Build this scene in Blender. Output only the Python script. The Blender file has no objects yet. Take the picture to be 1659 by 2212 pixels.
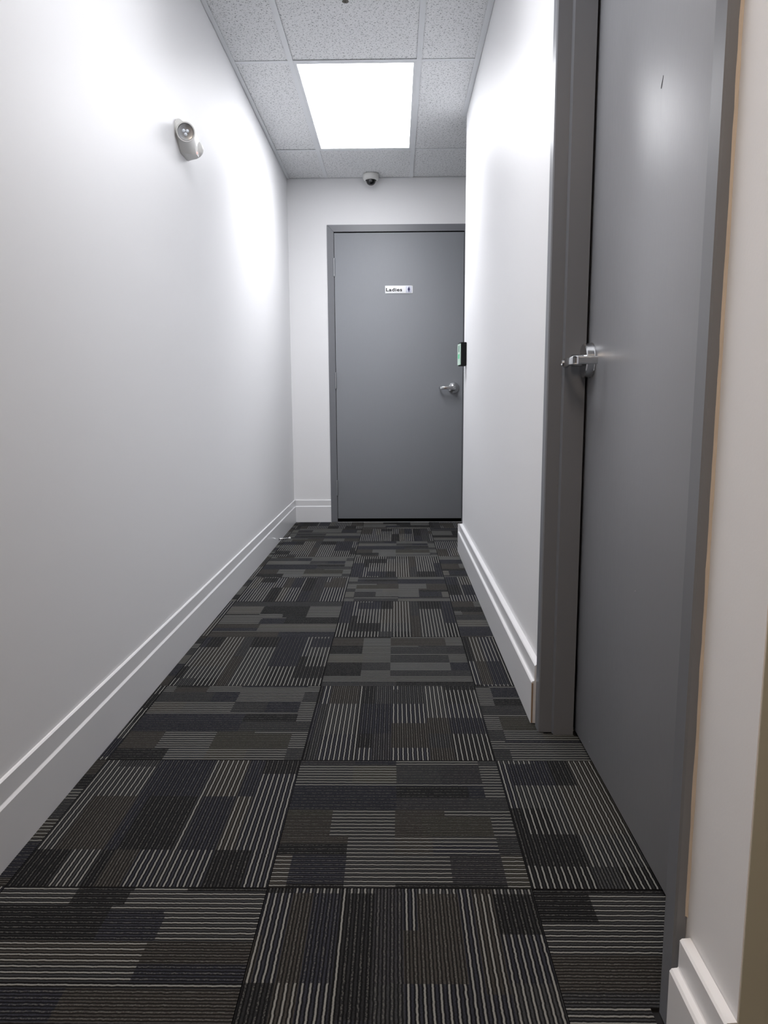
import bpy, bmesh, math, random
from mathutils import Vector, Matrix

# ------------------------------------------------------------------ camera, world, exposure
SC = bpy.context.scene
COL = SC.collection
F_PX, CAM_Z = 1573.14, 0.92
R_ = Vector((0.999868142, 0.015350851, -0.00529621))
U_ = Vector((0.002984312, 0.14688582, 0.989148952))
Fw = Vector((-0.015962217, 0.98903433, -0.14682064))
cam_d = bpy.data.cameras.new('camera')
cam = bpy.data.objects.new('camera', cam_d)
COL.objects.link(cam)
cam.matrix_world = Matrix(((R_.x, U_.x, -Fw.x, 0), (R_.y, U_.y, -Fw.y, 0), (R_.z, U_.z, -Fw.z, CAM_Z), (0, 0, 0, 1)))
cam_d.sensor_fit = 'VERTICAL'
cam_d.sensor_height = 36.0
cam_d.lens = 36.0 * F_PX / 2212.0
cam_d.clip_start = 0.02
SC.camera = cam

world = bpy.data.worlds.new('world')
SC.world = world
world.use_nodes = True
world.node_tree.nodes['Background'].inputs[0].default_value = (0.8, 0.85, 1.0, 1)
world.node_tree.nodes['Background'].inputs[1].default_value = 0.02

SC.view_settings.view_transform = 'Standard'
SC.view_settings.look = 'None'
SC.view_settings.exposure = 0.08
SC.view_settings.gamma = 1.0
SC.view_settings.use_curve_mapping = False

HALL_LIGHT = 9.0          # radiance of the diffusers of the hall ceiling panels
LOBBY_LIGHT = 13.0        # radiance of the warm panel in the lobby behind the viewer
HALL_COLOR = (0.965, 0.967, 1.0)
LOBBY_COLOR = (1.0, 0.80, 0.63)


def panel_lamp(x, y, z, w, h, power, spread):
    """the downward beam of a ceiling panel"""
    ld = bpy.data.lights.new('panel_lamp', 'AREA')
    ld.shape = 'RECTANGLE'
    ld.size, ld.size_y = w, h
    ld.energy = power
    ld.spread = math.radians(spread)
    ld.color = HALL_COLOR
    lo = bpy.data.objects.new('panel_lamp', ld)
    COL.objects.link(lo)
    lo.location = (x, y, z)


panel_lamp(-0.192, 4.447, 2.5700, 0.56, 1.18, 11.0, 125)
panel_lamp(-0.192, 1.957, 2.5700, 0.56, 1.18, 8.0, 125)

# ------------------------------------------------------------------ dimensions (metres)
XL, XR = -0.798, 0.417            # hall walls
YF = 5.675                        # far wall
YE = 4.50                         # far end of the right wall (alcove corner)
YN = 0.797                        # near end of the right wall (lobby corner)
ZC = 2.5683                       # ceiling grid height
XS, YB = 3.0, -3.0                # lobby side wall, lobby back wall
WT = 0.12
rnd = random.Random(7)


# ------------------------------------------------------------------ materials
def srgb(r, g, b):
    f = lambda c: (c / 255 / 12.92) if c / 255 <= 0.04045 else ((c / 255 + 0.055) / 1.055) ** 2.4
    return (f(r), f(g), f(b), 1.0)


class NT:
    def __init__(self, name):
        self.m = bpy.data.materials.new(name)
        self.m.use_nodes = True
        self.t = self.m.node_tree
        self.b = self.t.nodes['Principled BSDF']

    def n(self, kind, **kw):
        x = self.t.nodes.new(kind)
        for k, v in kw.items():
            setattr(x, k, v)
        return x

    def l(self, a, b):
        self.t.links.new(a, b)

    def val(self, sock, v):
        if isinstance(v, (int, float, tuple, list)):
            sock.default_value = v
        else:
            self.l(v, sock)

    def math(self, op, a, b=0.0, c=0.0, clamp=False):
        x = self.n('ShaderNodeMath', operation=op, use_clamp=clamp)
        for i, v in enumerate((a, b, c)):
            self.val(x.inputs[i], v)
        return x.outputs[0]

    def mix(self, f, a, b):
        x = self.n('ShaderNodeMix', data_type='RGBA')
        self.val(x.inputs[0], f)
        self.val(x.inputs[6], a)
        self.val(x.inputs[7], b)
        return x.outputs[2]

    def coord(self, which='Object'):
        return self.n('ShaderNodeTexCoord').outputs[which]

    def mapping(self, vec, scale):
        x = self.n('ShaderNodeMapping')
        self.l(vec, x.inputs[0])
        x.inputs['Scale'].default_value = scale
        return x.outputs[0]

    def noise(self, vec, scale, detail=2.0, rough=0.5):
        x = self.n('ShaderNodeTexNoise')
        self.l(vec, x.inputs['Vector'])
        x.inputs['Scale'].default_value = scale
        x.inputs['Detail'].default_value = detail
        x.inputs['Roughness'].default_value = rough
        return x.outputs[0]

    def step(self, v, a, b):
        x = self.n('ShaderNodeMapRange', interpolation_type='SMOOTHSTEP')
        self.val(x.inputs[0], v)
        x.inputs[1].default_value = a
        x.inputs[2].default_value = b
        return x.outputs[0]

    def bump(self, h, strength, dist):
        x = self.n('ShaderNodeBump')
        x.inputs['Strength'].default_value = strength
        x.inputs['Distance'].default_value = dist
        self.l(h, x.inputs['Height'])
        self.l(x.outputs[0], self.b.inputs['Normal'])


def plain(name, col, rough=0.5, metal=0.0, spec=0.5, var=0.03, scale=30.0, bump=0.0, bdist=0.001):
    k = NT(name)
    co = k.coord()
    n = k.noise(co, scale, 3.0)
    dark = tuple(c * (1 - var) for c in col[:3]) + (1,)
    light = tuple(min(1, c * (1 + var)) for c in col[:3]) + (1,)
    k.l(k.mix(n, dark, light), k.b.inputs['Base Color'])
    k.b.inputs['Roughness'].default_value = rough
    k.b.inputs['Metallic'].default_value = metal
    k.b.inputs['Specular IOR Level'].default_value = spec
    if bump:
        k.bump(k.noise(co, scale * 8, 2.0), bump, bdist)
    return k.m


def wall_paint(name, col, rough=0.38):
    k = NT(name)
    co = k.coord()
    big = k.noise(co, 1.3, 2.0)
    k.l(k.mix(big, tuple(c * 0.985 for c in col[:3]) + (1,), col), k.b.inputs['Base Color'])
    fine = k.noise(co, 260.0, 2.0)
    wave = k.noise(co, 5.0, 2.0)
    h = k.math('ADD', k.math('MULTIPLY', fine, 0.25), wave)
    k.bump(h, 0.10, 0.004)
    k.b.inputs['Roughness'].default_value = rough
    k.b.inputs['Specular IOR Level'].default_value = 0.36
    return k.m


def door_paint(name, col, rough=0.33):
    k = NT(name)
    co = k.coord()
    st = k.noise(k.mapping(co, (60, 60, 9)), 3.0, 3.0, 0.6)      # vertical brush / roller nap
    k.l(k.mix(st, tuple(c * 0.97 for c in col[:3]) + (1,), tuple(c * 1.03 for c in col[:3]) + (1,)), k.b.inputs['Base Color'])
    k.l(k.math('MULTIPLY_ADD', st, 0.12, rough - 0.06), k.b.inputs['Roughness'])
    k.bump(st, 0.06, 0.002)
    k.b.inputs['Specular IOR Level'].default_value = 0.5
    return k.m


def acoustic():
    k = NT('acoustic_ceiling_board')
    co = k.coord()
    warp = k.noise(co, 60.0, 2.0)
    big = k.noise(co, 4.0, 1.0)

    def marks(scale, off, thr):
        mp = k.n('ShaderNodeMapping')
        k.l(co, mp.inputs[0])
        mp.inputs['Location'].default_value = off
        sep = k.n('ShaderNodeSeparateXYZ')
        k.l(mp.outputs[0], sep.inputs[0])
        cmb = k.n('ShaderNodeCombineXYZ')
        k.l(k.math('ADD', sep.outputs[0], k.math('MULTIPLY', warp, 0.018)), cmb.inputs[0])
        k.l(k.math('ADD', sep.outputs[1], k.math('MULTIPLY', k.noise(mp.outputs[0], 45.0), 0.02)), cmb.inputs[1])
        v = k.n('ShaderNodeTexVoronoi')
        v.voronoi_dimensions = '2D'
        v.inputs['Scale'].default_value = scale
        v.inputs['Randomness'].default_value = 1.0
        k.l(cmb.outputs[0], v.inputs['Vector'])
        return k.step(v.outputs['Distance'], thr, thr * 0.55)
    m = k.math('MAXIMUM', marks(44, (0, 0, 0), 0.15), marks(78, (3.1, 1.7, 0), 0.16))
    worm = k.step(k.math('ABSOLUTE', k.math('SUBTRACT', k.noise(co, 75.0, 2.0, 0.6), 0.5)), 0.020, 0.006)
    gate = k.step(k.noise(co, 42.0, 1.0), 0.56, 0.62)
    m = k.math('MAXIMUM', m, k.math('MULTIPLY', k.math('MULTIPLY', worm, gate), 0.8))
    base = k.mix(big, (0.80, 0.81, 0.82, 1), (0.85, 0.86, 0.87, 1))
    k.l(k.mix(k.math('MULTIPLY', m, 0.75), base, (0.22, 0.23, 0.24, 1)), k.b.inputs['Base Color'])
    k.b.inputs['Roughness'].default_value = 0.95
    k.b.inputs['Specular IOR Level'].default_value = 0.1
    k.bump(k.math('SUBTRACT', k.math('MULTIPLY', k.noise(co, 300, 2.0), 0.25), m), 0.5, 0.0015)
    return k.m


def carpet():
    """uv.x = metres along the cords, uv.y = cord number; attribute 'yarn' = base colour, alpha 1 where light cords show."""
    k = NT('loop_pile_carpet')
    uv = k.n('ShaderNodeUVMap', uv_map='cords').outputs[0]
    att = k.n('ShaderNodeAttribute', attribute_name='yarn')
    tint, lined = att.outputs['Color'], att.outputs['Alpha']
    sep = k.n('ShaderNodeSeparateXYZ')
    k.l(uv, sep.inputs[0])
    u, v = sep.outputs[0], sep.outputs[1]
    cu = k.n('ShaderNodeCombineXYZ')
    k.l(k.math('MULTIPLY', u, 90.0), cu.inputs[0])
    k.l(k.math('MULTIPLY', k.math('FLOOR', v), 7.3), cu.inputs[1])
    wob = k.noise(cu.outputs[0], 1.0, 3.0, 0.6)
    vw = k.math('ADD', v, k.math('MULTIPLY', k.math('SUBTRACT', wob, 0.5), 0.28))
    fr = k.math('FRACT', vw)
    d = k.math('ABSOLUTE', k.math('SUBTRACT', fr, 0.5))
    line = k.step(d, 0.165, 0.095)                                 # the light cord
    # loops: fine speckle along the cords
    cs = k.n('ShaderNodeCombineXYZ')
    k.l(k.math('MULTIPLY', u, 330.0), cs.inputs[0])
    k.l(k.math('MULTIPLY', v, 4.0), cs.inputs[1])
    loops = k.noise(cs.outputs[0], 1.0, 2.0, 0.6)
    cd = k.n('ShaderNodeCombineXYZ')
    k.l(k.math('MULTIPLY', u, 210.0), cd.inputs[0])
    k.l(k.math('MULTIPLY', k.math('FLOOR', k.math('MULTIPLY', v, 2.0)), 5.7), cd.inputs[1])
    dash = k.step(k.noise(cd.outputs[0], 1.0, 3.0, 0.6), 0.46, 0.56)
    # two cords to a pitch: a main one at 0.5 and a darker one at 0, with grooves between
    d2 = k.math('ABSOLUTE', k.math('SUBTRACT', k.math('FRACT', k.math('MULTIPLY', vw, 2.0)), 0.5))      # 0.5 on the cords, 0 in the grooves
    ridge = k.step(d2, 0.04, 0.40)
    shade = k.math('MULTIPLY_ADD', ridge, k.math('MULTIPLY_ADD', loops, 2.0, 0.25), 0.22)
    sc = k.n('ShaderNodeVectorMath', operation='SCALE')
    k.l(tint, sc.inputs[0])
    k.l(shade, sc.inputs['Scale'])
    m_l = k.math('MULTIPLY', k.math('MULTIPLY', line, k.math('MULTIPLY_ADD', loops, 0.5, 0.75)), lined)
    thin = k.step(d, 0.15, 0.07)
    m_d = k.math('MULTIPLY', k.math('MULTIPLY', thin, dash), k.math('SUBTRACT', 1.0, lined))
    c1 = k.mix(k.math('MULTIPLY', m_d, 0.62), sc.outputs[0], (0.105, 0.103, 0.095, 1))
    c2 = k.mix(m_l, c1, (0.203, 0.202, 0.188, 1))
    k.l(c2, k.b.inputs['Base Color'])
    k.b.inputs['Roughness'].default_value = 0.95
    k.b.inputs['Specular IOR Level'].default_value = 0.15
    h = k.math('ADD', k.math('ADD', ridge, k.math('MULTIPLY', m_l, 0.5)), k.math('MULTIPLY', loops, 0.6))
    k.bump(h, 0.7, 0.0022)
    return k.m


def emissive(name, col, strength, base=0.8):
    k = NT(name)
    k.b.inputs['Base Color'].default_value = (base, base, base, 1)
    k.b.inputs['Emission Color'].default_value = col + (1,)
    k.b.inputs['Emission Strength'].default_value = strength
    return k.m


M_WALL = wall_paint('eggshell_wall_paint', (0.80, 0.803, 0.815, 1), 0.48)
M_DIMWALL = wall_paint('dimmed_lobby_wall', (0.44, 0.435, 0.36, 1))  # wall colour darkened to stand for the weak light on the lobby side
M_TAN = wall_paint('tan_lobby_paint', (0.58, 0.46, 0.36, 1))
M_TRIM = plain('white_trim_paint', (0.74, 0.745, 0.76, 1), 0.30, var=0.01, scale=6)
M_RAW = plain('raw_fibreboard_edge', srgb(140, 118, 98), 0.8, var=0.15)
M_DOOR = door_paint('grey_door_paint', (0.262, 0.268, 0.284, 1), 0.36)
M_DOORF = door_paint('satin_grey_door_paint', (0.243, 0.254, 0.274, 1), 0.55)
M_GAPSHADE = plain('black_gap_shade', (0.0012, 0.0012, 0.0013, 1), 0.9, spec=0.0)  # near-zero black, painted shade for the far door's gaps
M_FRAME = plain('grey_frame_paint', (0.165, 0.172, 0.188, 1), 0.33, var=0.02)
M_TILE = acoustic()
M_GRID = plain('white_grid_metal', (0.76, 0.78, 0.80, 1), 0.45, var=0.01)
M_CARPET = carpet()
M_SUB = plain('dark_screed', (0.008, 0.008, 0.009, 1), 0.95)
M_SLAB = plain('plenum_board', (0.05, 0.05, 0.05, 1), 0.95)
M_CHROME = plain('satin_chrome', (0.56, 0.57, 0.58, 1), 0.17, metal=1.0, var=0.02)
M_STEEL = plain('brushed_hinge_steel', (0.42, 0.43, 0.45, 1), 0.32, metal=0.9, var=0.03)
M_BLACK = plain('black_plastic', (0.004, 0.004, 0.005, 1), 0.6, spec=0.2)
M_DOME = plain('smoked_dome', (0.004, 0.004, 0.005, 1), 0.08, spec=0.6)
M_LENSG = plain('lens_glass', (0.05, 0.05, 0.055, 1), 0.1)
M_WHITE = plain('white_plastic', (0.70, 0.70, 0.68, 1), 0.42, var=0.01)
M_REFL = plain('silvered_reflector', (0.62, 0.64, 0.66, 1), 0.22, metal=0.75, var=0.04)
M_LED = plain('clear_led_lens', (0.75, 0.80, 0.86, 1), 0.12, var=0.05)
M_RUB = plain('white_rubber', (0.70, 0.70, 0.70, 1), 0.6)
M_SIGN = plain('white_sign_plate', (0.90, 0.91, 0.92, 1), 0.35, var=0.01)
M_SIGNB = plain('translucent_pictogram_tile', (0.62, 0.64, 0.74, 1), 0.25, var=0.01)
M_INK = plain('black_ink', (0.010, 0.010, 0.010, 1), 0.6)
M_NAVY = plain('navy_ink', (0.008, 0.006, 0.08, 1), 0.5)
M_BRASS = plain('dull_brass', (0.16, 0.15, 0.13, 1), 0.45, metal=0.8)
M_MARK = plain('dark_scuff', (0.02, 0.02, 0.022, 1), 0.8)
M_TANREFL = plain('tan_reflection', srgb(196, 184, 170), 0.7, var=0.08, scale=40)  # soft tan reflection beside the near casing, put in as colour
M_RED = emissive('red_indicator', (1.0, 0.12, 0.06), 1.2)
M_GREEN = emissive('green_backlight', (0.04, 0.80, 0.34), 0.55, 0.1)
M_PALE = emissive('pale_green_glow', (0.35, 0.9, 0.60), 0.22, 0.45)
M_PANEL = emissive('hall_light_panel', HALL_COLOR, HALL_LIGHT)
M_PANELB = emissive('dimmer_hall_light_panel', HALL_COLOR, HALL_LIGHT * 0.45)
M_PANEL2 = emissive('lobby_light_panel', LOBBY_COLOR, LOBBY_LIGHT)


# ------------------------------------------------------------------ mesh helpers
def finish(name, bm, mat, parent=None, smooth=False, loc=None):
    me = bpy.data.meshes.new(name)
    bmesh.ops.recalc_face_normals(bm, faces=bm.faces)
    bm.to_mesh(me)
    bm.free()
    for m in (mat if isinstance(mat, (list, tuple)) else [mat]):
        me.materials.append(m)
    if smooth:
        me.shade_smooth()
        me.set_sharp_from_angle(angle=math.radians(35))
    o = bpy.data.objects.new(name, me)
    COL.objects.link(o)
    if parent is not None:
        o.parent = parent
    if loc is not None:
        o.location = loc
    return o


def add_box(bm, x0, x1, y0, y1, z0, z1, bev=0.0, seg=2):
    r = bmesh.ops.create_cube(bm, size=1.0)
    vs = r['verts']
    for v in vs:
        v.co = Vector(((x0 + x1) / 2 + v.co.x * (x1 - x0), (y0 + y1) / 2 + v.co.y * (y1 - y0), (z0 + z1) / 2 + v.co.z * (z1 - z0)))
    if bev:
        es = list({e for v in vs for e in v.link_edges})
        bmesh.ops.bevel(bm, geom=es, offset=bev, segments=seg, affect='EDGES', profile=0.5)


def box(name, x0, x1, y0, y1, z0, z1, mat, parent=None, bev=0.0, seg=2):
    bm = bmesh.new()
    add_box(bm, x0, x1, y0, y1, z0, z1, bev, seg)
    return finish(name, bm, mat, parent, smooth=bev > 0)


def add_prism(bm, pts, axis, a, b, bev=0.0):
    """extrude closed 2-D outline along an axis from a to b; pts are the two other coordinates in xyz order."""
    def mk(p, t):
        if axis == 'x':
            return (t, p[0], p[1])
        if axis == 'y':
            return (p[0], t, p[1])
        return (p[0], p[1], t)
    va = [bm.verts.new(mk(p, a)) for p in pts]
    vb = [bm.verts.new(mk(p, b)) for p in pts]
    n = len(pts)
    fs = [bm.faces.new(va), bm.faces.new(vb[::-1])]
    for i in range(n):
        fs.append(bm.faces.new((va[i], va[(i + 1) % n], vb[(i + 1) % n], vb[i])))
    if bev:
        es = list({e for f in fs[:2] for e in f.edges})
        bmesh.ops.bevel(bm, geom=es, offset=bev, segments=2, affect='EDGES')


def add_lathe(bm, prof, origin, axis, seg=40):
    """prof = [(distance along axis, radius)...]; closed by caps."""
    ax = Vector(axis).normalized()
    t = Vector((0, 0, 1)) if abs(ax.z) < 0.9 else Vector((1, 0, 0))
    e1 = ax.cross(t).normalized()
    e2 = ax.cross(e1).normalized()
    o = Vector(origin)
    rings = []
    for d, r in prof:
        if r <= 1e-6:
            rings.append([bm.verts.new(o + ax * d)])
        else:
            rings.append([bm.verts.new(o + ax * d + (e1 * math.cos(2 * math.pi * i / seg) + e2 * math.sin(2 * math.pi * i / seg)) * r) for i in range(seg)])
    for a, b in zip(rings, rings[1:]):
        if len(a) == 1 and len(b) == 1:
            continue
        for i in range(seg):
            j = (i + 1) % seg
            if len(a) == 1:
                bm.faces.new((a[0], b[i], b[j]))
            elif len(b) == 1:
                bm.faces.new((a[i], b[0], a[j]))
            else:
                bm.faces.new((a[i], b[i], b[j], a[j]))
    for rg in (rings[0], rings[-1]):
        if len(rg) > 1:
            bm.faces.new(rg)


def lathe(name, prof, origin, axis, mat, parent=None, seg=40):
    bm = bmesh.new()
    add_lathe(bm, prof, origin, axis, seg)
    return finish(name, bm, mat, parent, smooth=True)


def add_sweep(bm, path, sections):
    """path: list of (centre, side vector, up vector, half width, half height): rounded-rectangle sections joined into a bar."""
    rings = []
    for c, s, u, hw, hh in path:
        ring = []
        for i in range(sections):
            a = 2 * math.pi * (i + 0.5) / sections
            ca, sa = math.cos(a), math.sin(a)
            p = 0.35
            x = math.copysign(abs(ca) ** p, ca) * hw
            y = math.copysign(abs(sa) ** p, sa) * hh
            ring.append(bm.verts.new(Vector(c) + Vector(s) * x + Vector(u) * y))
        rings.append(ring)
    for a, b in zip(rings, rings[1:]):
        for i in range(sections):
            j = (i + 1) % sections
            bm.faces.new((a[i], a[j], b[j], b[i]))
    bm.faces.new(rings[0])
    bm.faces.new(rings[-1][::-1])


def structure(o):
    o['kind'] = 'structure'
    return o


def thing(o, label, cat, group=None):
    o['label'] = label
    o['category'] = cat
    if group:
        o['group'] = group
    return o


# ------------------------------------------------------------------ walls
structure(box('wall_left', XL - WT, XL, YB - WT, YF + WT, -0.02, 2.60, M_WALL))
structure(box('wall_far', XL, XS + WT, YF, YF + WT, -0.02, 2.60, M_WALL))
bm = bmesh.new()
DY0, DY1, DZ = 0.980, 1.972, 2.205           # rough opening of the right-hand door
for y0, y1, z0 in ((YN + 0.0020, DY0, -0.02), (DY1, YE, -0.02), (DY0, DY1, DZ)):
    add_box(bm, XR, XR + WT, y0, y1, z0, 2.60)
bmesh.ops.remove_doubles(bm, verts=bm.verts, dist=1e-5)
wr = structure(finish('wall_right', bm, M_WALL))
# rounded drywall corner beads give the bright edges at both ends
structure(box('wall_alcove', XR + WT, XS, YE - WT, YE, -0.02, 2.60, M_WALL))
structure(box('wall_lobby', XR + WT, XS, YN, YN + WT, -0.02, 2.60, M_DIMWALL))
structure(box('wall_end_dim_skin', XR + 0.0015, XR + WT, YN, YN + 0.0020, -0.02, 2.60, M_DIMWALL))  # thin skin carrying the painted dimness of the wall end
structure(box('wall_side', XS, XS + WT, YB, YF, -0.02, 2.60, M_DIMWALL))
structure(box('wall_back', XL, XS + WT, YB - WT, YB, -0.02, 2.60, M_TAN))

# ------------------------------------------------------------------ baseboards
B1, B2 = 0.126, 0.176


def base_profile(w, d1, d2, sgn, B1=0.126, B2=0.176):
    """(offset, z) outline: lower board d1 thick, upper board d2 thick; w = wall plane, sgn = direction into the room."""
    return [(w, 0.0), (w + sgn * d1, 0.0), (w + sgn * d1, B1 - 0.003), (w + sgn * (d1 - 0.003), B1 + 0.001), (w + sgn * (d2 + 0.001), B1 + 0.002), (w + sgn * d2, B1 + 0.004),
            (w + sgn * d2, B2 - 0.003), (w + sgn * (d2 - 0.003), B2), (w, B2 + 0.001)]


def baseboard(name, axis, w, sgn, a, b, d1=0.015, d2=0.009, h1=0.126, h2=0.176):
    bm = bmesh.new()
    add_prism(bm, base_profile(w, d1, d2, sgn, h1, h2), axis, a, b)
    return structure(finish(name, bm, M_TRIM))


G = 0.0005
baseboard('baseboard_left', 'y', XL + G, 1, YB, YF - G, 0.0115, 0.0065)
baseboard('baseboard_far', 'x', YF - G, -1, XL + 0.0125, -0.507, 0.013, 0.008)
bm = bmesh.new()
add_prism(bm, base_profile(XR - G, 0.027, 0.018, -1), 'y', 2.010, YE)
br = structure(finish('baseboard_right', bm, M_TRIM))
bm = bmesh.new()                                   # raw cut end beside the door frame
add_prism(bm, [(XR - 0.022, 0.002), (XR - 0.0262, 0.002), (XR - 0.0262, B1 - 0.004), (XR - 0.022, B1 - 0.004)], 'y', 2.008, 2.0099)
finish('cut_end', bm, M_RAW, br)
baseboard('baseboard_alcove', 'x', YE + G, 1, XR - 0.0274, XS, 0.015, 0.009)
baseboard('baseboard_entry', 'y', XR - G, -1, YN, 0.940, 0.027, 0.015, 0.119, 0.167)
baseboard('baseboard_lobby', 'x', YN - G, -1, XR + 0.001, XS, 0.010, 0.007, 0.110, 0.150)

# ------------------------------------------------------------------ ceiling
ceil = structure(box('ceiling', XL - WT, XS + WT, YB - WT, YF + WT, 2.602, 2.66, M_SLAB))
CEIL_RECTS = [(XL, XR, YB, YF), (XR, XS, YE, YF), (XR, XS, YB, YN)]
TX = [XL, -0.505, 0.121, 0.746, 1.371, 1.996, 2.621, XS]
TYs = [YB, -2.395, -1.152, 0.091, 1.335, 2.578, 3.8215, 5.072, YF]
TEE = 0.0127


def clip_rects(x0, x1, y0, y1, rects):
    out = []
    for a0, a1, b0, b1 in rects:
        c0, c1, d0, d1 = max(x0, a0), min(x1, a1), max(y0, b0), min(y1, b1)
        if c1 - c0 > 0.012 and d1 - d0 > 0.012:
            out.append((c0, c1, d0, d1))
    return out


LIGHT_CELLS = {(1, 6), (1, 4), (1, 2)}
for i in range(len(TX) - 1):
    for j in range(len(TYs) - 1):
        if (i, j) in LIGHT_CELLS:
            continue
        m = 0.004
        rr = clip_rects(TX[i] + m, TX[i + 1] - m, TYs[j] + m, TYs[j + 1] - m, CEIL_RECTS)
        if not rr:
            continue
        bm = bmesh.new()
        for r in rr:
            add_box(bm, r[0], r[1], r[2], r[3], 0.0, 0.016)
        bmesh.ops.remove_doubles(bm, verts=bm.verts, dist=1e-5)
        finish('ceiling_tile', bm, M_TILE, ceil, loc=(0, 0, ZC + 0.0030 + rnd.choice((0, 0, 0.0015))))
for x in TX[1:-1]:
    for r in clip_rects(x - TEE, x + TEE, YB, YF, CEIL_RECTS):
        box('main_tee', x - TEE, x + TEE, r[2] + 0.002, r[3] - 0.002, ZC, ZC + 0.0014, M_GRID, ceil)
for y in TYs[1:-1]:
    xs = TX
    for a, b in zip(xs, xs[1:]):
        a2 = a + TEE if a != XL else a + 0.021
        for r in clip_rects(a2, b - TEE, y - TEE, y + TEE, CEIL_RECTS):
            x1 = r[1] - (0.021 if abs(r[1] - XR) < 1e-6 or abs(r[1] - XS) < 0.02 else 0)
            if x1 - r[0] > 0.01:
                box('cross_tee', r[0] + 0.0006, x1, y - TEE, y + TEE, ZC + 0.0002, ZC + 0.0015, M_GRID, ceil)


def angle(x0, x1, y0, y1):
    box('wall_angle', x0, x1, y0, y1, ZC - 0.0008, ZC + 0.0010, M_GRID, ceil)


angle(XL + 0.0016, XL + 0.022, YB + 0.002, YF - 0.002)
angle(XR - 0.0275, XR - 0.0016, YN, YE + 0.002)
angle(XR - 0.0275, XS - 0.002, YE + 0.0016, YE + 0.022)
angle(XL + 0.023, XS - 0.002, YF - 0.008, YF - 0.0018)
angle(XR - 0.0275, XS - 0.002, YN - 0.022, YN - 0.0016)


# ------------------------------------------------------------------ ceiling light panels
def ceiling_light(x0, x1, y0, y1, inset, mat, label):
    bm = bmesh.new()
    z0, z1 = ZC + 0.0018, ZC + 0.026
    i = inset
    for a in ((x0, x0 + i, y0, y1), (x1 - i, x1, y0, y1), (x0 + i, x1 - i, y0, y0 + i), (x0 + i, x1 - i, y1 - i, y1)):
        add_box(bm, a[0], a[1], a[2], a[3], z0, z1)
    bmesh.ops.remove_doubles(bm, verts=bm.verts, dist=1e-5)
    f = finish('ceiling_light', bm, M_GRID)
    thing(f, label, 'ceiling light')
    box('diffuser', x0 + i, x1 - i, y0 + i, y1 - i, ZC + 0.0035, ZC + 0.010, mat, f)
    return f


ceiling_light(-0.4925, 0.1085, 3.8345, 5.0590, 0.0145, M_PANEL, 'bright white rectangular LED panel light set in the tiled hall ceiling')
ceiling_light(-0.4925, 0.1085, 1.3475, 2.5655, 0.0145, M_PANELB, 'second white LED panel light in the hall ceiling, above the top edge of the view')
ceiling_light(-0.4925, 0.1085, -1.139, 0.078, 0.0145, M_PANEL2, 'warm white ceiling panel light in the lobby behind the viewer')

# ------------------------------------------------------------------ floor
floor = structure(box('floor', XL - WT, XS + WT, YB - WT, YF + WT, -0.05, -0.0065, M_SUB))
FL_RECTS = [(XL + 0.0125, 0.3890, YB + 0.01, YF - 0.014), (0.3890, 0.4960, 1.0010, 1.9440), (0.3890, 0.4145, 1.9440, 2.0070),
            (0.3890, XS - 0.01, YE + 0.016, YF - 0.014), (0.3890, XS - 0.01, YB + 0.01, YN - 0.016), (0.4960, 0.62, 1.02, 1.93)]
TINT = {'k': (0.011, 0.011, 0.0115), 'n': (0.0160, 0.0165, 0.0215), 'g': (0.0250, 0.0255, 0.0265), 'b': (0.0300, 0.0275, 0.0245),
        'o': (0.0310, 0.0300, 0.0250), 'p': (0.0220, 0.0215, 0.0235), 's': (0.0320, 0.0340, 0.0370)}
# each pattern: rows of cords (39 in all) with patches across; D = dark dotted, L = light cords over the tint
PAT = {}
PAT['a'] = """2:.28 Dp,.49 Dn,.905 Lg,1 Dg
7:.275 Lg,.49 Lo,.705 Dg,.905 Dp,1 Lg
1:1 Ln
4:.49 Dn,.83 Dk,.905 Dn,1 Lg
4:.49 Dn,.83 Dp,1 Dg
2:.204 Do,.483 Lg,.705 Db,1 Lg
6:.204 Db,.483 Lg,.60 Db,.905 Do,1 Lg
2:.285 Db,.483 Lg,.64 Lb,.91 Lg,1 Dg
3:.285 Dk,.483 Lg,.64 Lb,.91 Ln,1 Dg
7:.067 Lb,.287 Dn,.485 Lg,.705 Lg,.912 Dp,1 Lo
1:.067 Lb,.287 Dk,.485 Lg,.912 Dk,1 Lo"""
PAT['b'] = """1:.03 Dk,.25 Ln,.46 Lb,1 Dk
3:.03 Dk,.46 Ln,1 Dk
3:.03 Ln,.46 Db,1 Lb
4:.03 Lg,.46 Dn,1 Ln
1:1 Lk
4:.03 Lg,.60 Dk,1 Dn
4:.46 Dp,1 Dg
2:.223 Ln,.46 Db,1 Ln
6:.03 Lg,.46 Db,1 Ln
2:1 Ln
3:.03 Db,.50 Lb,1 Ln
6:.03 Lg,.24 Dk,.455 Ln,1 Lg"""
PAT['c'] = """1:.285 Dk,.78 Dn,1 Dk
2:.285 Ln,1 Dg
7:.285 Db,.70 Lg,1 Ln
1:1 Lk
3:.285 Dk,.69 Dn,.86 Dk,1 Ln
4:.285 Dg,.69 Dn,1 Dp
2:.06 Ln,.285 Dg,.557 Ln,.86 Db,1 Ln
6:.285 Dg,.557 Ln,.86 Db,1 Ln
5:.485 Lg,.69 Db,.86 Dg,1 Db
7:.067 Dk,.285 Lk,.485 Ln,.693 Dn,1 Lk
1:.067 Dk,.485 Lg,.693 Dn,1 Lk"""
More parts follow.
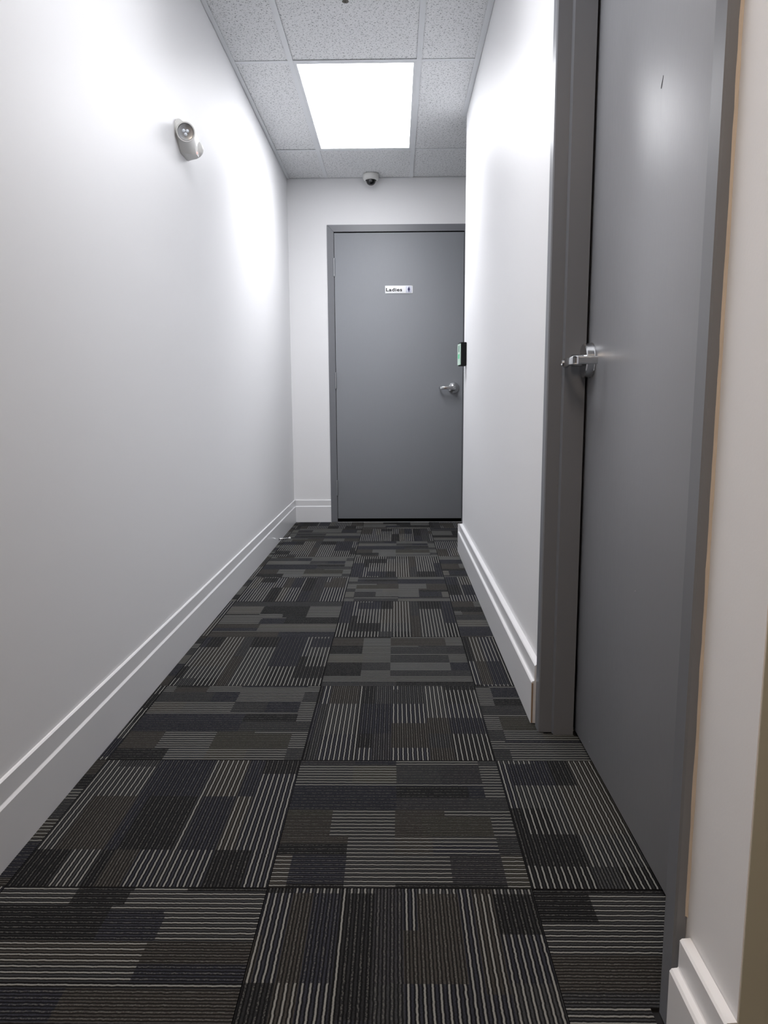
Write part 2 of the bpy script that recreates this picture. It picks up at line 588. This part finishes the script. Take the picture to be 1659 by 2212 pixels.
PAT['d'] = """3:.765 Lg,1 Dk
3:.07 Dg,.35 Lg,.765 Db,1 Dk
5:.07 Dg,.35 Lg,.765 Db,1 Lg
2:.35 Dn,.765 Dn,1 Dk
4:.35 Dn,.765 Dk,1 Db
5:.35 Dn,.765 Dk,1 Ln
1:1 Lg
6:.35 Lb,.765 Dn,1 Ln
3:.35 Dn,.765 Lb,1 Dk
3:.14 Dk,.765 Ln,1 Dk
4:.14 Dk,1 Ln"""
PAT['e'] = """2:.035 Lg,.444 Ln,.86 Dk,1 Lk
5:.035 Lg,.244 Dn,.444 Lg,.646 Lk,.865 Dk,1 Lk
3:.244 Dn,.646 Lg,.865 Dk,1 Lk
4:.244 Dk,.646 Lb,.865 Lg,1 Dg
6:.646 Lb,.865 Lg,1 Lk
3:.444 Dg,1 Db
8:.244 Dk,1 Lg
8:.646 Dn,1 Lk"""
PAT['f'] = """1:.065 Lg,.28 Dk,.49 Lg,.92 Dn,1 Lg
3:.07 Lg,.28 Db,1 Lg
6:.34 Dg,.50 Dn,.91 Lg,1 Dg
6:.20 Lb,.50 Lg,.705 Dg,.905 Dn,1 Lg
1:1 Lg
4:.60 Dn,.91 Dk,1 Lg
5:.60 Dn,1 Dg
1:.20 Db,.49 Lg,.70 Do,1 Lg
7:.20 Db,.49 Lg,.91 Do,1 Lg
5:.28 Dk,.49 Ls,.70 Lo,.91 Lg,1 Dg"""
PAT['g'] = """1:.285 Lg,.50 Dk,.70 Lg,1 Dk
3:.285 Lg,.49 Dk,1 Lg
1:.45 Dk,1 Lg
1:.45 Dk,.65 Dn,1 Lg
5:.45 Dk,.66 Dn,1 Lg
4:.64 Lb,1 Db
3:.64 Lg,1 Dn
1:1 Lk
5:.45 Dn,1 Db
6:1 Dg
9:.285 Lg,.70 Dk,1 Lb"""
PAT['h'] = """1:.4 Dk,1 Dk
6:.205 Dk,.49 Lg,1 Lg
1:.49 Lg,1 Dk
5:1 Lg
6:.49 Db,1 Dk
2:.49 Dg,1 Db
3:.27 Lg,1 Dg
6:.49 Dk,1 Dg
9:.285 Lg,.70 Dk,1 Lb"""
PAT['i'] = """1:.45 Dk,1 Lg
7:.24 Db,.45 Ls,.87 Db,1 Lg
1:.24 Dk,.66 Lg,1 Dg
6:.24 Dk,.45 Lg,.87 Dg,1 Dp
1:.45 Lg,1 Lg
6:.25 Lb,.45 Lg,.87 Dg,1 Lg
6:.25 Dk,.45 Dg,.87 Ls,1 Dn
4:.25 Dk,.45 Lg,1 Dg
4:1 Lg
3:.49 Dg,1 Dk"""


def parse(p):
    out = []
    r = 0
    for ln in p.split('\n'):
        n, rest = ln.split(':')
        cells = []
        u = 0.0
        for c in rest.split(','):
            ue, code = c.split()
            cells.append((u, float(ue), code))
            u = float(ue)
        out.append((r, r + int(n), cells))
        r += int(n)
    return out, r


PATS = {k: parse(v) for k, v in PAT.items()}


def rolled(key, shift, flip):
    bands, n = PATS[key]
    rows = [None] * n
    for a, b, cells in bands:
        for r in range(a, b):
            rows[r] = cells
    rows = rows[shift % n:] + rows[:shift % n]
    if flip:
        rows = [[(1 - b, 1 - a, c) for a, b, c in reversed(cs)] for cs in rows]
    out = []
    r = 0
    while r < n:
        e = r
        while e < n and rows[e] == rows[r]:
            e += 1
        out.append((r, e, rows[r]))
        r = e
    return out, n


def carpet_tile(x0, x1, y0, y1, vertical, pat, dz):
    bands, n = pat
    g = 0.0009
    rects = clip_rects(x0 + g, x1 - g, y0 + g, y1 - g, FL_RECTS)
    if not rects:
        return
    bm = bmesh.new()
    uvl = bm.loops.layers.uv.new('cords')
    cl = bm.loops.layers.float_color.new('yarn')
    W, H = x1 - x0, y1 - y0

    def quad(a, b, c, d, z):
        return bm.faces.new([bm.verts.new((p[0], p[1], z)) for p in (a, b, c, d)])
    seed = rnd.random() * 50
    for R in rects:
        for ra, rb, cells in bands:
            for ua, ub, code in cells:
                if vertical:
                    cx0, cx1 = x0 + W * ra / n, x0 + W * rb / n
                    cy1, cy0 = y1 - H * ua, y1 - H * ub
                else:
                    cx0, cx1 = x0 + W * ua, x0 + W * ub
                    cy1, cy0 = y1 - H * ra / n, y1 - H * rb / n
                cx0, cx1, cy0, cy1 = max(cx0, R[0]), min(cx1, R[1]), max(cy0, R[2]), min(cy1, R[3])
                if cx1 - cx0 < 1e-4 or cy1 - cy0 < 1e-4:
                    continue
                f = quad((cx0, cy0), (cx1, cy0), (cx1, cy1), (cx0, cy1), 0.0)
                t = TINT[code[1]]
                k = 0.92 + 0.16 * rnd.random()
                for lp in f.loops:
                    p = lp.vert.co
                    if vertical:
                        uv = (y1 - p.y + seed, (p.x - x0) / W * n)
                    else:
                        uv = (p.x - x0 + seed, (y1 - p.y) / H * n)
                    lp[uvl].uv = uv
                    lp[cl] = (t[0] * k, t[1] * k, t[2] * k, 1.0 if code[0] == 'L' else 0.0)
        # edge skirt
        c = [(R[0], R[2]), (R[1], R[2]), (R[1], R[3]), (R[0], R[3])]
        for q in range(4):
            a, b = c[q], c[(q + 1) % 4]
            f = bm.faces.new([bm.verts.new(v) for v in ((a[0], a[1], 0), (a[0], a[1], -0.006), (b[0], b[1], -0.006), (b[0], b[1], 0))])
            for lp in f.loops:
                lp[uvl].uv = (0, 0)
                lp[cl] = (0.01, 0.01, 0.011, 0)
    me = bpy.data.meshes.new('carpet_tile')
    bm.to_mesh(me)
    bm.free()
    me.materials.append(M_CARPET)
    o = bpy.data.objects.new('carpet_tile', me)
    COL.objects.link(o)
    o.parent = floor
    o.location = (0, 0, dz)


YK = [0.771, 1.277, 1.783, 2.290, 2.801, 3.331, 3.818, 4.351, 4.851, 5.360, 5.870]
for k in range(1, 8):
    YK.insert(0, 0.771 - 0.507 * k)
XK = [-1.265, -0.7577, -0.2485, 0.2585, 0.765, 1.272, 1.779, 2.286, 2.793, 3.300]
FIX = {(2, 1): ('b', 0, 0), (2, 2): ('a', 0, 0), (2, 3): ('c', 0, 0), (2, 4): ('i', 0, 0), (1, 1): ('g', 0, 0), (1, 2): ('d', 0, 0), (1, 3): ('f', 0, 0),
       (3, 1): ('h', 0, 0), (3, 2): ('e', 0, 0), (3, 3): ('f', 9, 1)}
FLAT = rnd.sample
for i in range(len(XK) - 1):
    for j in range(len(YK) - 1):
        kk = j - 6                     # kk = 1 is the row whose near edge is at 0.771
        vertical = (i + kk) % 2 == 1
        if (i, kk) in FIX:
            f = FIX[(i, kk)]
            p = rolled(*f)
        else:
            p = rolled(rnd.choice('bcdeb' if vertical else 'afig'), rnd.randrange(39), rnd.random() < 0.5)
        carpet_tile(XK[i], XK[i + 1], YK[j], YK[j + 1], vertical, p, rnd.choice((0, 0.0004, -0.0004)))

# ------------------------------------------------------------------ far door (door_1)
YD = YF - 0.006                    # front face of leaf and frame
LX0, LX1, LZ0, LZ1 = -0.4535, 0.5160, 0.0275, 2.1820
door1 = structure(box('door_1', LX0, LX1, YD, YF + 0.036, LZ0, LZ1, M_DOORF, bev=0.0015))
FW, GAP = 0.0495, 0.0030
bm = bmesh.new()


def mitred(bm, a, b, c, d, y0, y1):
    """four-sided plate with corner points in x,z"""
    add_prism(bm, [a, b, c, d], 'y', y0, y1)


ix0, ix1, iz = LX0 - GAP - 0.001, LX1 + GAP, LZ1 + 0.0085
ox0, ox1, oz = ix0 - FW, ix1 + FW, iz + FW
mitred(bm, (ox0, 0.001), (ix0, 0.001), (ix0, iz), (ox0, oz), YD - 0.001, YF - 0.0005)
mitred(bm, (ix1, 0.001), (ox1, 0.001), (ox1, oz), (ix1, iz), YD - 0.001, YF - 0.0005)
mitred(bm, (ox0 + 0.0012, oz), (ix0 + 0.0012, iz), (ix1 - 0.0012, iz), (ox1 - 0.0012, oz), YD - 0.001, YF - 0.0005)
finish('door_frame', bm, M_FRAME, door1)
# near-black sheet painting the shade in the gaps round the leaf
structure(box('gap_shade_1', ix0 + 0.0002, ix1 - 0.0002, YF - 0.0002, YF + 0.0004, 0.0, iz - 0.0002, M_GAPSHADE))


def hinge(z0, z1):
    x, y = -0.4555, YD - 0.006
    bm = bmesh.new()
    n = 5
    h = (z1 - z0 - 0.006) / n
    for q in range(n):
        a = z0 + 0.003 + q * h
        add_lathe(bm, [(0, 0.0058), (0.0004, 0.0064), (h - 0.0008, 0.0064), (h - 0.0004, 0.0058)], (x, y, a), (0, 0, 1), 16)
    for a, s in ((z0 + 0.003, -1), (z1 - 0.0034, 1)):
        add_lathe(bm, [(0, 0.0052), (0.003, 0.0045), (0.0045, 0.0)], (x, y, a), (0, 0, s), 16)
    add_box(bm, x - 0.001, x + 0.003, y, YD + 0.002, z0 + 0.004, z1 - 0.004)
    finish('hinge', bm, M_STEEL, door1, smooth=True)


hinge(1.868, 2.002)
hinge(1.036, 1.160)
hinge(0.211, 0.332)
# lever handle
hx, hz = 0.447, 1.038
handle = lathe('door_handle', [(-0.001, 0.0440), (0.004, 0.0440), (0.009, 0.0400), (0.013, 0.0260), (0.016, 0.0190), (0.045, 0.0165), (0.048, 0.0)], (hx, YD, hz), (0, -1, 0), M_CHROME, door1, 48)
bm = bmesh.new()
path = []
for x, y, hw, hh in ((hx + 0.016, YD - 0.052, 0.006, 0.0150), (hx - 0.004, YD - 0.054, 0.0068, 0.0165), (hx - 0.03, YD - 0.055, 0.006, 0.0128), (hx - 0.065, YD - 0.055, 0.0055, 0.0105), (hx - 0.092, YD - 0.053, 0.0055, 0.0098)):
    path.append(((x, y, hz), (0, 1, 0), (0, 0, 1), hw, hh))
s = math.sqrt(0.5)
path.append(((hx - 0.103, YD - 0.047, hz), (s, s, 0), (0, 0, 1), 0.0055, 0.0096))
path.append(((hx - 0.108, YD - 0.036, hz), (1, 0, 0), (0, 0, 1), 0.0055, 0.0094))
path.append(((hx - 0.108, YD - 0.016, hz), (1, 0, 0), (0, 0, 1), 0.0050, 0.0090))
add_sweep(bm, path, 16)
finish('lever', bm, M_CHROME, handle, smooth=True)
lathe('lock_cylinder', [(0, 0.0098), (0.003, 0.0098), (0.0035, 0.0075), (0.0025, 0.0070), (0.0028, 0.0)], (hx, YD - 0.0585, hz), (0, -1, 0), M_STEEL, handle, 24)

# ------------------------------------------------------------------ right-hand door (door_2)
CX = 0.3997                         # casing face plane
OY0, OY1 = 0.9960, 1.9500           # opening edges
CW = 0.0450
FX = 0.5015                         # leaf face plane
door2 = structure(box('door_2', FX, FX + 0.044, OY0 - 0.012, OY1 + 0.014, 0.010, 2.1860, M_DOOR, bev=0.0012))


def jamb_profile(o, s, cw):
    """x,y outline of a pressed-steel double-rabbet jamb; o = opening edge, s = +1 when the frame lies towards +y."""
    r = 0.003
    P = [(CX + 0.016, o + s * cw), (CX + r, o + s * cw), (CX, o + s * (cw - r)), (CX, o + s * r), (CX + r, o),
         (0.4370, o), (0.4400, o - s * 0.0160), (0.4945, o - s * 0.0160), (0.4945, o + s * 0.0180), (0.5500, o + s * 0.0180), (0.5500, o + s * 0.021), (XR + 0.0004, o + s * 0.021)]
    if s < 0:
        P.append((CX + 0.016, o + s * 0.021))
    else:
        P.append((CX + 0.016, o + s * 0.021))
    return P


HZ = 2.1840
bm = bmesh.new()
add_prism(bm, jamb_profile(OY1, 1, CW), 'z', 0.0008, HZ + 0.05)
add_prism(bm, jamb_profile(OY0, -1, 0.040), 'z', 0.0008, HZ + 0.05)
# head
add_box(bm, CX, CX + 0.016, OY0 + 0.0005, OY1 - 0.0005, HZ, HZ + 0.05)
add_box(bm, CX + 0.016, 0.4945, OY0 + 0.0005, OY1 - 0.0005, HZ - 0.016, HZ + 0.018)
finish('door_frame', bm, M_FRAME, door2, smooth=False)
# handle: rosette, hub, lever returning towards the leaf
ry, rz = 1.905, 1.027
h2 = lathe('door_handle', [(-0.0005, 0.0440), (0.0020, 0.0445), (0.0035, 0.0430), (0.0200, 0.0430), (0.0225, 0.0405), (0.0230, 0.0180), (0.0235, 0.0165), (0.0500, 0.0155), (0.0515, 0.0)], (FX, ry, rz), (-1, 0, 0), M_CHROME, door2, 56)
bm = bmesh.new()
path = []
zc = rz - 0.006
for x, y, hw, hh in ((0.4380, ry + 0.018, 0.0060, 0.0100), (0.4365, ry, 0.0066, 0.0118), (0.4335, ry - 0.035, 0.0060, 0.0104), (0.4305, ry - 0.080, 0.0060, 0.0098), (0.4292, ry - 0.108, 0.0060, 0.0096)):
    path.append(((x, y, zc), (1, 0, 0), (0, 0, 1), hw, hh))
path.append(((0.4300, ry - 0.1195, zc), (s, -s, 0), (0, 0, 1), 0.0052, 0.0096))
path.append(((0.4365, ry - 0.1225, zc), (0, -1, 0), (0, 0, 1), 0.0060, 0.0096))
path.append(((0.4830, ry - 0.1225, zc), (0, -1, 0), (0, 0, 1), 0.0060, 0.0094))
add_sweep(bm, path, 20)
finish('lever', bm, M_CHROME, h2, smooth=True)
lathe('lock_cylinder', [(0, 0.0075), (0.003, 0.0075), (0.0036, 0.005), (0.0022, 0.0045), (0.0022, 0.0)], (0.4305, ry + 0.006, zc), (-1, 0, 0), M_STEEL, h2, 24)


def blob(name, pts, mat, parent, x0, x1):
    bm = bmesh.new()
    add_prism(bm, pts, 'x', x0, x1)
    return finish(name, bm, mat, parent)


blob('scuff_mark', [(1.4700, 1.5230), (1.4722, 1.5170), (1.4768, 1.5105), (1.4790, 1.5040), (1.4778, 1.5030), (1.4740, 1.5110), (1.4708, 1.5165)], M_MARK, door2, FX - 0.0006, FX)
blob('paint_chip', [(1.4912, 0.5315), (1.4932, 0.5310), (1.4925, 0.5285)], M_TRIM, door2, FX - 0.0006, FX)
blob('paint_chip', [(1.7885, 0.0515), (1.7905, 0.0512), (1.7898, 0.0485)], M_TRIM, door2, FX - 0.0006, FX)
# ragged tan strip painting the reflected tint on the wall beside the casing
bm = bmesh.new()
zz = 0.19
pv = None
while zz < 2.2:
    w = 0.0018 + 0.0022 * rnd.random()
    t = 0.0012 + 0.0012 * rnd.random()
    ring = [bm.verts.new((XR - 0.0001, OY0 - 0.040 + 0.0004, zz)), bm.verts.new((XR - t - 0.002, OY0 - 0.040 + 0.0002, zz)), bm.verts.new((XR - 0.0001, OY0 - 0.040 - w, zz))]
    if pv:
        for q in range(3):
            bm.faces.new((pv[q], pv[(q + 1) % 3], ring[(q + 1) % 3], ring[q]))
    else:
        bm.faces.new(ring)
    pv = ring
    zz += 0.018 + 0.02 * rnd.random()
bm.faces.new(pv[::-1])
finish('tan_reflection_strip', bm, M_TANREFL, door2)

# ------------------------------------------------------------------ door sign
sx0, sx1, sz0, sz1 = -0.0740, 0.1335, 1.7425, 1.7985
sy = YD
sign = box('door_sign', sx0, sx1, sy - 0.0040, sy - 0.0002, sz0, sz1, M_SIGN, bev=0.0008)
thing(sign, 'small white "Ladies" sign with black lettering and dark figure on the far grey door', 'sign')
tile = box('pictogram_tile', sx0 + 0.1560, sx0 + 0.2000, sy - 0.0058, sy - 0.0040, sz0 + 0.004, sz1 - 0.003, M_SIGNB, sign, bev=0.0006)
px, pz = sx0 + 0.1785, (sz0 + sz1) / 2 + 0.001
fig = []
for dx, dz in ((0.0, 0.0215), (0.0018, 0.0190), (0.0022, 0.0145), (0.0050, 0.0100), (0.0076, 0.0030), (0.0080, -0.0020), (0.0052, -0.0085), (0.0028, -0.0120), (0.0028, -0.0205)):
    fig.append((dx, dz))
pts = [(px + a, pz + b) for a, b in fig] + [(px - a, pz + b) for a, b in reversed(fig) if a > 0]
bm = bmesh.new()
add_prism(bm, pts, 'y', sy - 0.0063, sy - 0.0058)
finish('pictogram', bm, M_NAVY, tile)
cu = bpy.data.curves.new('lettering', 'FONT')
cu.body = 'Ladies'
cu.size = 0.0330
cu.space_character = 1.10
cu.offset = 0.00095
cu.extrude = 0.00025
cu.resolution_u = 4
tmp = bpy.data.objects.new('tmp', cu)
COL.objects.link(tmp)
bpy.context.view_layer.update()
me = bpy.data.meshes.new_from_object(tmp.evaluated_get(bpy.context.evaluated_depsgraph_get()))
bpy.data.objects.remove(tmp)
x0t = min(v.co.x for v in me.vertices)
x1t = max(v.co.x for v in me.vertices)
kx = 0.1210 / (x1t - x0t)
for v in me.vertices:
    v.co = Vector((sx0 + 0.0065 + (v.co.x - x0t) * kx, sy - 0.0043 + v.co.z * -1, sz0 + 0.0155 + v.co.y * 1.02))
me.materials.clear()
me.materials.append(M_INK)
lt = bpy.data.objects.new('lettering', me)
COL.objects.link(lt)
lt.parent = sign

# ------------------------------------------------------------------ security camera
cx, cy = -0.1725, 5.590
scam = lathe('security_camera', [(0, 0.0570), (0.004, 0.0585), (0.030, 0.0565), (0.037, 0.0520), (0.040, 0.0430), (0.041, 0.0400)], (cx, cy, ZC - 0.0002), (0, 0, -1), M_WHITE, None, 48)
thing(scam, 'white dome security camera with smoked black bubble on the ceiling above the far door', 'camera')
lathe('camera_dome', [(0.040, 0.0415), (0.047, 0.0340), (0.054, 0.0325), (0.062, 0.0285), (0.069, 0.0215), (0.0735, 0.0120), (0.0750, 0.0)], (cx, cy, ZC), (0, 0, -1), M_DOME, scam, 40)
lathe('camera_lens', [(0.0, 0.010), (0.003, 0.0105), (0.004, 0.008), (0.0042, 0.0)], (cx - 0.003, cy - 0.0318, ZC - 0.051), (0, -1, -0.25), M_LENSG, scam, 24)

# ------------------------------------------------------------------ sprinkler head
px_, py_ = -0.197, 3.2165
spr = lathe('sprinkler_head', [(0, 0.032), (0.002, 0.032), (0.004, 0.027), (0.008, 0.014), (0.009, 0.0095), (0.017, 0.0085), (0.018, 0.0)], (px_, py_, ZC), (0, 0, -1), M_BRASS, None, 32)
thing(spr, 'small dull metal sprinkler head hanging from the ceiling at the top edge', 'sprinkler')
bm = bmesh.new()
for sg in (-1, 1):
    path = []
    for q in range(6):
        t = q / 5
        x = sg * (0.0065 + 0.0045 * math.sin(math.pi * t))
        path.append(((px_ + x, py_, ZC - 0.016 - 0.019 * t), (1, 0, 0), (0, 1, 0), 0.0018, 0.0022))
    add_sweep(bm, path, 8)
finish('yoke_arm', bm, M_BRASS, spr, smooth=True)
lathe('glass_bulb', [(0, 0.0), (0.001, 0.0022), (0.014, 0.0022), (0.016, 0.0)], (px_, py_, ZC - 0.0175), (0, 0, -1), plain('amber_bulb', (0.3, 0.08, 0.03, 1), 0.1), spr, 12)
bm = bmesh.new()
n = 24
z0, z1 = ZC - 0.0375, ZC - 0.0355
top = [bm.verts.new((px_ + (0.0145 if q % 2 else 0.0105) * math.cos(2 * math.pi * q / n), py_ + (0.0145 if q % 2 else 0.0105) * math.sin(2 * math.pi * q / n), z1)) for q in range(n)]
bot = [bm.verts.new((v.co.x, v.co.y, z0)) for v in top]
bm.faces.new(top)
bm.faces.new(bot[::-1])
for q in range(n):
    bm.faces.new((top[q], bot[q], bot[(q + 1) % n], top[(q + 1) % n]))
add_lathe(bm, [(0, 0.003), (0.003, 0.0025), (0.0035, 0.0)], (px_, py_, z0), (0, 0, -1), 12)
finish('deflector', bm, M_BRASS, spr)

# ------------------------------------------------------------------ emergency light
EY, EZ = 2.915, 1.905


def shield(hy, z_top, z_bot, hb, n=40):
    """outline in (y, z): domed top, sides tapering to a short flat bottom."""
    pts = []
    zm = z_top - (z_top - z_bot) * 0.42
    for q in range(n // 2 + 1):
        a = math.pi * q / (n // 2)
        pts.append((hy * math.cos(a), zm + (z_top - zm) * math.sin(a) ** 0.85))
    m = n // 4
    for q in range(1, m + 1):
        t = q / m
        pts.append((-(hy + (hb - hy) * t ** 1.8), zm + (z_bot - zm) * t))
    for q in range(m):
        t = 1 - q / m
        pts.append(((hy + (hb - hy) * t ** 1.8), zm + (z_bot - zm) * t))
    return pts


rings = []
bm = bmesh.new()
for x, hy, zt, zb, hb, in ((0.0, 0.1110, 0.0640, -0.0560, 0.044), (0.006, 0.1120, 0.0650, -0.0570, 0.044), (0.010, 0.1080, 0.0620, -0.0560, 0.042), (0.024, 0.0880, 0.0520, -0.0555, 0.034), (0.042, 0.0640, 0.0380, -0.0550, 0.026), (0.052, 0.0360, 0.0200, -0.0520, 0.018)):
    rings.append([bm.verts.new((XL + 0.0003 + x, EY + p[0], EZ + p[1])) for p in shield(hy, zt, zb, hb)])
for a, b in zip(rings, rings[1:]):
    for q in range(len(a)):
        bm.faces.new((a[q], a[(q + 1) % len(a)], b[(q + 1) % len(a)], b[q]))
bm.faces.new(rings[0])
bm.faces.new(rings[-1][::-1])
em = finish('emergency_light', bm, M_WHITE, smooth=True)
thing(em, 'white twin-head emergency light mounted high on the left hall wall', 'emergency light')


def lamp_head(c, d):
    c = Vector(c)
    d = Vector(d).normalized()
    hd = lathe('lamp_head', [(-0.022, 0.0140), (-0.016, 0.0270), (-0.008, 0.0325), (0.006, 0.0338), (0.009, 0.0330), (0.009, 0.0295), (0.000, 0.0285)], c, d, M_WHITE, em, 44)
    lathe('reflector', [(0.0002, 0.0285), (0.0030, 0.0270), (0.0012, 0.0180), (0.0004, 0.0)], c, d, M_REFL, hd, 36)
    t = d.cross(Vector((0, 0, 1))).normalized()
    w = t.cross(d).normalized()
    bm = bmesh.new()
    for a in range(3):
        an = 2 * math.pi * a / 3 + 0.5
        p = c + (t * math.cos(an) + w * math.sin(an)) * 0.0075
        add_lathe(bm, [(0.001, 0.0062), (0.004, 0.0055), (0.006, 0.0035), (0.0068, 0.0)], p, d, 16)
    finish('led_lens', bm, M_LED, hd, smooth=True)


lamp_head((-0.7600, 2.812, 1.902), (0.40, -1.0, -0.22))
lamp_head((-0.7665, 2.952, 1.888), (0.12, 1.0, -0.22))
bm = bmesh.new()
add_lathe(bm, [(0, 0.0042), (0.0020, 0.0036), (0.0032, 0.0)], (XL + 0.0515, EY - 0.008, EZ - 0.044), (1, -0.3, -0.1), 16)
finish('indicator', bm, M_RED, em, smooth=True)
bm = bmesh.new()
for dy in (-0.008, 0.002):
    add_lathe(bm, [(0, 0.003), (0.0008, 0.003), (0.001, 0.0)], (XL + 0.0375, EY - 0.036 + dy, EZ - 0.036), (1, -0.7, -0.1), 14)
finish('test_button', bm, plain('grey_button', (0.35, 0.35, 0.35, 1), 0.5), em)

# ------------------------------------------------------------------ door stop
bx = XL + 0.0120
ds = lathe('door_stop', [(0, 0.0100), (0.002, 0.0100), (0.005, 0.0060), (0.008, 0.0042), (0.066, 0.0036), (0.068, 0.0036)], (bx, 4.812, 0.0240), (1, -0.06, 0.09), M_CHROME, None, 24)
thing(ds, 'slim metal door stop with white rubber tip on the left baseboard', 'door stop')
dv = Vector((1, -0.06, 0.09)).normalized()
lathe('rubber_tip', [(0.066, 0.0050), (0.068, 0.0072), (0.078, 0.0072), (0.080, 0.0055), (0.0805, 0.0)], (bx, 4.812, 0.0240), dv, M_RUB, ds, 24)

# ------------------------------------------------------------------ card reader
ya, yb = 4.345, 4.430
za, zb = 1.139, 1.2735
bm = bmesh.new()
add_prism(bm, [(XR - 0.0002, ya), (XR - 0.0300, ya), (XR - 0.0330, ya + 0.003), (XR - 0.0420, yb), (XR - 0.0002, yb)], 'z', za, zb, bev=0.0025)
rd = finish('card_reader', bm, M_BLACK, smooth=True)
thing(rd, 'black keypad card reader with glowing green front at the end of the right wall', 'card reader')


def on_face(t, off):
    """point on the slanted front: t along the width 0..1"""
    a = Vector((XR - 0.0332, ya + 0.004, 0))
    b = Vector((XR - 0.0420, yb - 0.001, 0))
    n = Vector((-(b - a).y, (b - a).x, 0)).normalized()
    return a.lerp(b, t) + n * off


def face_plate(name, t0, t1, z0, z1, th0, th1, mat, parent):
    bm = bmesh.new()
    p = [on_face(t0, th0), on_face(t1, th0), on_face(t1, th1), on_face(t0, th1)]
    add_prism(bm, [(q.x, q.y) for q in p], 'z', z0, z1)
    return finish(name, bm, mat, parent)


fp = face_plate('front_panel', 0.03, 0.97, za + 0.006, zb - 0.008, -0.0005, 0.0045, M_PALE, rd)
face_plate('status_light', 0.25, 0.75, za + 0.042, za + 0.068, 0.0046, 0.0058, M_GREEN, fp)
face_plate('reader_slot', 0.30, 0.60, za + 0.080, zb - 0.018, 0.0046, 0.0052, plain('grey_green_print', (0.08, 0.20, 0.14, 1), 0.4), fp)
